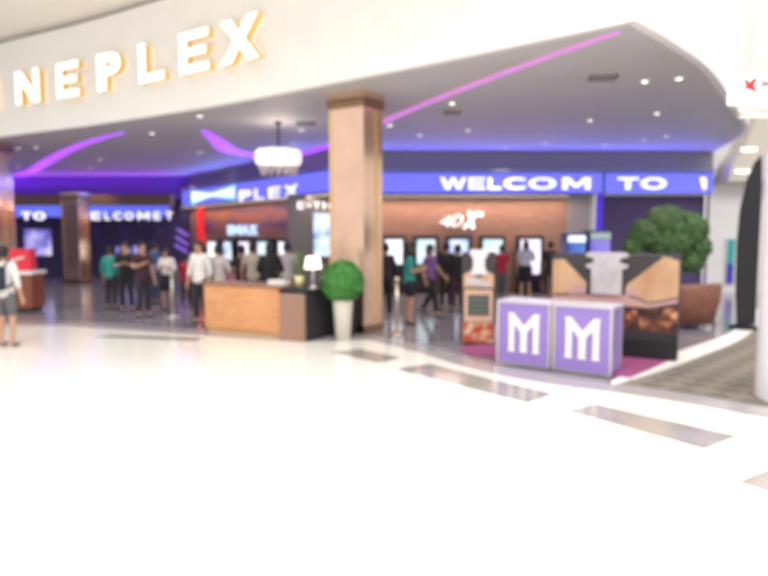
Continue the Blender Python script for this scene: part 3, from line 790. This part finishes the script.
# tall menu standee
q = hz(479, 347); k = q.y / F
t1 = thing('menu_standee', (q.x, q.y + .12, .02), R(-6), 'tall narrow printed standee with dark menu board beside the purple counters', 'standee')
ww = 33 * k; hh = 1.46
MB().box(-ww / 2, ww / 2, 0, .22, .0, hh).build('board', dusk, t1, bevel=.01)
def art1(pts, y0, y1, m, nm='print'):
    return MB().plate([((u - .5) * ww, v * hh) for u, v in pts], y0, y1).build(nm, m, t1)
art1([(.03, .02), (.97, .02), (.97, .24), (.03, .24)], -.012, 0, picture('print_red', [(.38, (.45, .03, .03)), (.6, (.75, .5, .35)), (.5, (.5, .2, .1))], 6, 1, (1, 1, 1), False))
art1([(.06, .25), (.94, .25), (.94, .6), (.06, .6)], -.016, 0, mat('frame_tan', (.66, .42, .3), .5), 'menu_frame')
art1([(.18, .32), (.82, .32), (.82, .54), (.18, .54)], -.026, -.016, mat('menu_green', (.07, .09, .07), .6), 'menu_board')
for i in range(3):
    art1([(.26, .36 + i * .06), (.74, .36 + i * .06), (.74, .375 + i * .06), (.26, .375 + i * .06)], -.029, -.026, mat('chalk', (.2, .22, .19), .7), 'menu_line')
art1([(.04, .62), (.96, .62), (.96, .76), (.8, .79), (.5, .72), (.2, .79), (.04, .76)], -.012, 0, tan)
art1([(.12, .66), (.8, .62), (.86, .66), (.4, .73), (.12, .72)], -.03, -.012, pale)
art1([(.24, 1.03), (.76, 1.03), (.78, .98), (.68, .93), (.68, .84), (.78, .76), (.22, .76), (.32, .84), (.32, .93), (.22, .98)], -.04, -.001, mat('print_white', (.78, .76, .78), .5), 'cut_out')

# ------------------------------------------------------------------ counter in the dim hall
g = hz(47, 312)
ct = thing('snack_counter', (g.x - .32, g.y, 0), R(3), 'brown snack counter with white top behind the person with the backpack', 'counter')
MB().box(-2.2, 0, 0, .6, .08, .85).build('body', mat('counter_red_brown', (.24, .07, .035), .35, var=.1, scale=3), ct, bevel=.01)
MB().box(-2.25, .04, -.05, .65, .85, .93).build('top', white_trim, ct, bevel=.01)
MB().box(-2.15, -.05, .05, .55, 0, .08).build('kick_plate', black, ct)
rb = thing('red_carton', (g.x - .75, g.y + .25, .93), R(5), 'red promotional carton standing on the snack counter', 'carton')
MB().box(-.34, .34, -.15, .15, 0, .5).build('box', mat('carton_red', (.75, .03, .06), .45), rb, bevel=.01)
MB().plate([(-.2, .18), (.2, .3), (.2, .34), (-.2, .22)], -.158, -.15).build('print', white_trim, rb)
q0 = dep(18, 256, 23.6); q1 = dep(44, 229, 23.6)
ms = thing('hall_monitor', (q0.x, 24.08, q0.z), 0, 'glowing blue and white screen hanging over the snack counter', 'screen')
MB().box(-.05, q1.x - q0.x + .05, 0, .1, -.05, q1.z - q0.z + .05).build('bezel', black, ms)
MB().box(0, q1.x - q0.x, -.01, 0, 0, q1.z - q0.z).build('panel', picture('screen_hall', [(.35, (.08, .06, .4)), (.65, (.75, .7, 1)), (.5, (.3, .25, .8))], 1.6, .9), ms)
for x in (.3, q1.x - q0.x - .3):
    MB().box(x - .02, x + .02, .03, .07, q1.z - q0.z, 2.42 - q0.z).build('hanger', black, ms)
for x0, x1, yt, yb in ((109.5, 113, 247, 254), (119, 123.5, 248, 262), (127, 132, 246, 260)):
    a = dep(x0, yb, 26.2); b = dep(x1, yt, 26.2)
    t = thing('hall_screen', (a.x, 26.5 + .5 * (a.x + 24) / 15.6 - .06, a.z), 0, 'small pale screen on the dark navy wall behind the queue', 'screen', 'small screens on the navy wall')
    MB().box(-.04, b.x - a.x + .04, 0, .05, -.04, b.z - a.z + .04).build('bezel', black, t)
    MB().box(0, b.x - a.x, -.01, 0, 0, b.z - a.z).build('panel', MATS['screen_hall'], t)
# slanting violet light bars
for i, (xa, ya, xb, yb) in enumerate(((177, 229, 188, 236), (176, 237, 188, 245), (175, 245, 187, 252))):
    a = dep(xa, ya, 25.9); b = dep(xb, yb, 25.9)
    tag(MB().tube([tuple(a), tuple(b)], .05, 8).build('light_bar', mat('bar_violet', (.2, .1, .5), .4, emit=(.3, .15, .9), es=.7)), ('topmost', 'middle', 'lowest')[i] + ' slanting violet light bar on the navy wall beside the mural', 'light bar', 'violet light bars on the navy wall')

# ------------------------------------------------------------------ stanchions
def stanchion(px, py, h, label, m=steel):
    q = hz(px, py)
    t = thing('stanchion', (q.x, q.y, 0), 0, label, 'stanchion', 'queue posts')
    MB().lathe([(0, 0), (.16, 0), (.16, .02), (.04, .05), (0, .05)], 20).build('base', m, t, True)
    MB().tube([(0, 0, .04), (0, 0, h - .05)], .03, 12).build('post', m, t, True)
    MB().lathe([(0, -.02), (.045, -.02), (.045, .05), (0, .07)], 14, z=h - .05).build('head', m, t, True)
stanchion(173, 317, .95, 'silver queue post beside the white shirted person in the queue')
stanchion(397, 334, 1.0, 'silver queue post beside the bronze pillar', mat('steel_warm', (.7, .6, .5), .3, 1))

# ------------------------------------------------------------------ people
SK = {}
def skin_mesh(verts, edges, root=0, sub=1):
    me = bpy.data.meshes.new('skin'); me.from_pydata([v[:3] for v in verts], edges, [])
    o = bpy.data.objects.new('skin', me); COL.objects.link(o)
    o.modifiers.new('s', 'SKIN').use_smooth_shade = True
    sv = me.skin_vertices[0].data
    for i, v in enumerate(verts):
        sv[i].radius = (v[3], v[4] if len(v) > 4 else v[3]); sv[i].use_root = (i == root)
    sb = o.modifiers.new('sub', 'SUBSURF'); sb.levels = sub; sb.render_levels = sub
    bpy.context.view_layer.update()
    r = bpy.data.meshes.new_from_object(o.evaluated_get(bpy.context.evaluated_depsgraph_get()))
    bpy.data.objects.remove(o); bpy.data.meshes.remove(me)
    return r
# arms: (elbow, wrist) for left (-x) and right (+x); faces -y
POSES = {
    'stand': dict(arms=[((-.24, .02, 1.1), (-.25, -.05, .86)), ((.24, .02, 1.1), (.25, -.05, .86))], legs=[((-.1, -.02, .48), (-.1, .02, .08)), ((.1, -.02, .48), (.11, .02, .08))]),
    'phone': dict(arms=[((-.25, .0, 1.1), (-.1, -.25, 1.15)), ((.25, .0, 1.1), (.08, -.26, 1.18))], legs=[((-.1, -.03, .48), (-.11, .02, .08)), ((.1, -.02, .48), (.12, .03, .08))]),
    'walk': dict(arms=[((-.23, .1, 1.12), (-.24, .02, .88)), ((.23, -.08, 1.12), (.22, -.25, .95))], legs=[((-.09, -.16, .5), (-.09, -.22, .08)), ((.09, .03, .47), (.1, .28, .12))]),
    'reach': dict(arms=[((-.25, -.05, 1.12), (-.16, -.34, 1.22)), ((.24, .02, 1.1), (.25, -.05, .86))], legs=[((-.1, -.02, .48), (-.12, .02, .08)), ((.1, -.02, .48), (.12, .02, .08))]),
}
SHc = 1.37
def body_mesh(pose):
    P = POSES[pose]
    v = [(0, 0, .92, .14, .1), (0, 0, 1.06, .125, .09), (0, .005, 1.22, .15, .1), (0, .01, 1.36, .1, .075), (0, .0, 1.44, .05), (0, -.012, 1.51, .062, .075), (0, -.008, 1.59, .074, .09), (0, .004, 1.655, .055, .065)]
    e = [(i, i + 1) for i in range(7)]
    def add(p, r, par, ry=None):
        v.append((*p, r, ry or r)); e.append((par, len(v) - 1)); return len(v) - 1
    add((0, -.115, 1.56), .014, 6)
    for s in (-1, 1):
        add((s * .092, .005, 1.57), .016, 6)
    for s, (el, wr) in zip((-1, 1), P['arms']):
        sh = add((s * .16, .01, SHc), .056, 3); a = add(el, .042, sh); b = add(wr, .027, a)
        d = (Vector(wr) - Vector(el)).normalized(); W = Vector(wr)
        pm = add(tuple(W + d * .07), .034, b, .022)
        side = Vector((0, -1, 0)) if abs(d.z) > .7 else Vector((1, 0, 0))
        side = (side - d * side.dot(d)).normalized(); curl = Vector((-s, 0, 0)) if abs(d.z) > .7 else Vector((0, 0, -1))
        for k, ln in enumerate((.07, .08, .075, .06)):
            o_ = side * ((1.5 - k) * .019)
            m = add(tuple(W + d * (.11 + ln * .35) + o_), .0095, pm); add(tuple(W + d * (.11 + ln * .8) + o_ + curl * ln * .35), .008, m)
        th = side * (.05 if abs(d.z) > .7 else -.05 * s)
        m = add(tuple(W + d * .06 + th), .011, pm); add(tuple(W + d * .105 + th * 1.2), .009, m)
    for s, (kn, an) in zip((-1, 1), P['legs']):
        hp = add((s * .088, 0, .86), .082, 0); k_ = add(kn, .055, hp); a = add(an, .038, k_)
        add((an[0] + s * .01, an[1] - .15, max(an[2] - .045, .035)), .034, a)
    return skin_mesh(v, e)
def shirt_mesh(pose, sleeve=.75):
    P = POSES[pose]
    v = [(0, 0, .8, .185, .15), (0, 0, .93, .178, .14), (0, 0, 1.05, .152, .12), (0, .005, 1.22, .164, .116), (0, .01, 1.36, .112, .09), (0, 0, 1.42, .06, .06)]
    e = [(0, 1), (1, 2), (2, 3), (3, 4), (4, 5)]
    for s, (el, wr) in zip((-1, 1), P['arms']):
        sh = Vector((s * .162, .01, SHc)); E = Vector(el); W = Vector(wr)
        v.append((*sh, .072, .072)); i = len(v) - 1; e.append((4, i))
        if sleeve <= 1:
            q = sh + (E - sh) * sleeve; v.append((*q, .062, .062)); e.append((i, i + 1))
        else:
            v.append((*E, .056, .056)); q = E + (W - E) * (sleeve - 1); v.append((*q, .042, .042)); e += [(i, i + 1), (i + 1, i + 2)]
    return skin_mesh(v, e)
def trouser_mesh(pose, length):
    P = POSES[pose]
    v = [(0, 0, 1.02, .15, .115), (0, 0, .88, .168, .13)]; e = [(0, 1)]
    for s, (kn, an) in zip((-1, 1), P['legs']):
        hp = Vector((s * .09, 0, .83)); K = Vector(kn); N = Vector(an)
        v.append((*hp, .098, .098)); i = len(v) - 1; e.append((1, i))
        if length <= 1:
            q = hp + (K - hp) * length; v.append((*q, .086, .086)); e.append((i, i + 1))
        else:
            v.append((*K, .072, .072)); q = K + (N - K) * (length - 1); v.append((*q, .058, .058)); e += [(i, i + 1), (i + 1, i + 2)]
    return skin_mesh(v, e, 1)
def shoe_mesh(pose, i):
    an = POSES[pose]['legs'][i][1]; s = (-1, 1)[i]
    v = [(an[0], an[1] + .02, an[2] - .03, .045, .04), (an[0] + s * .005, an[1] - .06, an[2] - .035, .046, .038), (an[0] + s * .01, an[1] - .16, an[2] - .042, .04, .03)]
    return skin_mesh(v, [(0, 1), (1, 2)])
def hair_mesh(style):
    mb = MB(); n = 16; rows = 9
    for r in range(rows + 1):
        for i in range(n):
            a = 2 * math.pi * i / n; front = max(0, -math.sin(a))
            low = 1.62 - .12 * (1 - front) if style == 'short' else (1.62 - .30 * (1 - front) ** .6 if style == 'long' else 1.62 - .18 * (1 - front))
            t = r / rows; ph = min(t * 1.9, 1) * math.pi / 2
            rr = math.sin(ph); zt = 1.6 + .108 * math.cos(ph)
            z = zt if t < .53 else 1.6 + (low - 1.6) * (t - .53) / .47
            z = max(z, low)
            mb.v.append((.088 * rr * math.cos(a) * (1 - .0 * t), .012 + .104 * rr * math.sin(a), z))
    for r in range(rows):
        for i in range(n):
            mb.f.append((r * n + i, (r + 1) * n + i, (r + 1) * n + (i + 1) % n, r * n + (i + 1) % n))
    return mb.mesh('hair')
def eyes_mesh():
    mb = MB()
    for s in (-1, 1): mb.lathe([(0, -.012), (.012, 0), (0, .012)], 8, (s * .03, -.092), z=1.585)
    return mb.mesh('eyes')
def mouth_mesh(): return MB().box(-.022, .022, -.09, -.075, 1.512, 1.522).mesh('mouth')
skirt_me = MB().lathe([(.15, 1.0), (.185, .9), (.19, .75), (.215, .55), (.205, .55), (.12, .95)], 20, sy=.75).mesh('skirt')
def cache(key, fn, *a):
    if key not in SK: SK[key] = fn(*a)
    return SK[key]
skin_c = mat('skin', (.5, .29, .2), .5)
hair_c = mat('hair_black', (.012, .009, .008), .5)
eye_c = mat('eyes', (.02, .015, .015), .3); lip_c = mat('lips', (.4, .13, .11), .5)
CL = {k: mat('cloth_' + k, c, .85, var=.12, scale=12) for k, c in dict(white=(.75, .72, .7), grey=(.12, .12, .13), teal=(.03, .3, .26), black=(.014, .014, .018), maroon=(.06, .02, .03), blue=(.07, .12, .28),
      jeans=(.05, .07, .13), pink=(.5, .2, .24), beige=(.45, .38, .33), palegrey=(.52, .47, .48), purple=(.2, .09, .3), red=(.42, .02, .05), ice=(.55, .57, .75), dark=(.03, .025, .035), khaki=(.2, .16, .12)).items()}
def person(px, py, h, face, pose, top, bottom, blen, label, hair='short', sleeve=.75, shoes='black', group=None):
    q = hz(px, py); s = h / 1.705
    t = thing('person', (q.x, q.y, 0), R(face), label, 'person', group); t.scale = (s, s, s)
    obj('body', cache(('b', pose), body_mesh, pose), skin_c, t, True)
    obj('shirt', cache(('s', pose, sleeve), shirt_mesh, pose, sleeve), CL[top], t, True)
    if blen == 'skirt': obj('skirt', skirt_me, CL[bottom], t, True)
    else: obj('shorts' if blen <= 1 else 'trousers', cache(('t', pose, blen), trouser_mesh, pose, blen), CL[bottom], t, True)
    for i in (0, 1): obj('shoe', cache(('f', pose, i), shoe_mesh, pose, i), CL[shoes], t, True)
    obj('hair', cache(('h', hair), hair_mesh, hair), hair_c, t, True)
    obj('eyes', cache('eyes', eyes_mesh), eye_c, t); obj('mouth', cache('mouth', mouth_mesh), lip_c, t)
    return t
# face = 0 looks at the viewer, 180 looks away
bp_owner = person(8, 347, 1.6, 172, 'stand', 'white', 'grey', .95, 'person in white shirt and grey shorts, backpack on, walking into the hall', sleeve=1.5, shoes='khaki')
person(112, 309, 1.5, 170, 'stand', 'teal', 'dark', 1.95, 'person in teal shirt and dark trousers standing in the queue', sleeve=1.6)
person(127, 311, 1.6, 10, 'phone', 'black', 'black', 1.95, 'person all in black with bent arms standing in the queue')
person(144, 317, 1.62, 50, 'reach', 'maroon', 'dark', 1.95, 'person in dark maroon shirt and dark trousers standing in the queue')
person(156, 304, 1.6, 150, 'stand', 'blue', 'jeans', 1.95, 'person in blue shirt and jeans at the back of the queue', sleeve=1.7)
person(168, 310, 1.46, -10, 'phone', 'white', 'black', 'skirt', 'person in white blouse and black skirt beside the queue post', 'long', sleeve=1.5)
person(187, 308, 1.3, 190, 'stand', 'red', 'maroon', 1.95, 'short person in dim red clothes behind the queue post')
D_ = 'people beside the reception desk'
person(201, 324, 1.66, -20, 'stand', 'white', 'dark', 1.95, 'person in white shirt standing between the queue and the oak desk', 'bob', sleeve=1.6)
person(220, 323, 1.58, 170, 'phone', 'palegrey', 'dark', 1.95, 'person in pale grey shirt behind the oak desk', sleeve=1.6)
person(235, 315, 1.22, 190, 'stand', 'pink', 'jeans', 1.95, 'short person in pink top behind the oak desk', 'long')
person(243, 317, 1.55, 160, 'phone', 'black', 'black', 1.95, 'person in black shirt behind the oak desk between pink and beige tops')
person(254, 319, 1.62, 180, 'stand', 'beige', 'dark', 1.95, 'person in beige shirt with dark hair behind the oak desk')
person(271, 325, 1.63, 180, 'phone', 'black', 'black', 1.95, 'person in loose black top with long hair behind the white papers', 'long', sleeve=1.8)
person(288, 318, 1.62, 200, 'stand', 'palegrey', 'khaki', 1.95, 'person in pale grey shirt beside the potted plant', sleeve=.9)
person(385, 319, 1.6, 200, 'stand', 'dark', 'black', 1.95, 'dark clothed person right beside the bronze pillar', sleeve=1.7)
person(409, 324, 1.6, 100, 'phone', 'teal', 'black', .8, 'person in teal shirt and black shorts with bare legs facing the kiosks', 'long', sleeve=.9)
person(430, 316, 1.56, 60, 'walk', 'purple', 'black', 1.95, 'person in purple shirt and black trousers walking past the kiosks', 'bob')
person(446, 310, 1.6, 180, 'phone', 'dark', 'dark', 1.95, 'dark clothed person before the kiosk with the blue picture', sleeve=1.7)
person(457, 312, 1.55, 190, 'stand', 'black', 'maroon', 1.95, 'person in black top and maroon trousers beside the menu standee', sleeve=1.7)
person(501, 301, 1.5, 180, 'stand', 'red', 'grey', 1.95, 'person in bright red shirt behind the purple counters')
person(525, 300, 1.62, 175, 'reach', 'ice', 'black', 'skirt', 'person in pale blue shirt and black skirt using a kiosk', 'bob', sleeve=.95)
person(549, 300, 1.6, 185, 'stand', 'dark', 'dark', 1.95, 'dark clothed person at the end of the brown wall', sleeve=1.7)
# backpack on the person at the left
bk = thing('backpack', bp_owner.location, bp_owner.rotation_euler.z, 'dark navy backpack worn over a white shirt', 'backpack')
pack = mat('pack_navy', (.02, .028, .045), .8)
s = 1.58 / 1.705
MB().box(-.15, .15, .12, .26, .98 * s, 1.38 * s).build('bag', pack, bk, bevel=.05)
MB().box(-.11, .11, .26, .31, 1.0 * s, 1.2 * s).build('pocket', pack, bk, bevel=.02)
for sx in (-1, 1):
    MB().tube([(sx * .1, .13, 1.36 * s), (sx * .11, .02, 1.47 * s), (sx * .11, -.12, 1.36 * s), (sx * .13, -.1, 1.15 * s), (sx * .14, .12, 1.02 * s)], .018, 8).build('strap', pack, bk)
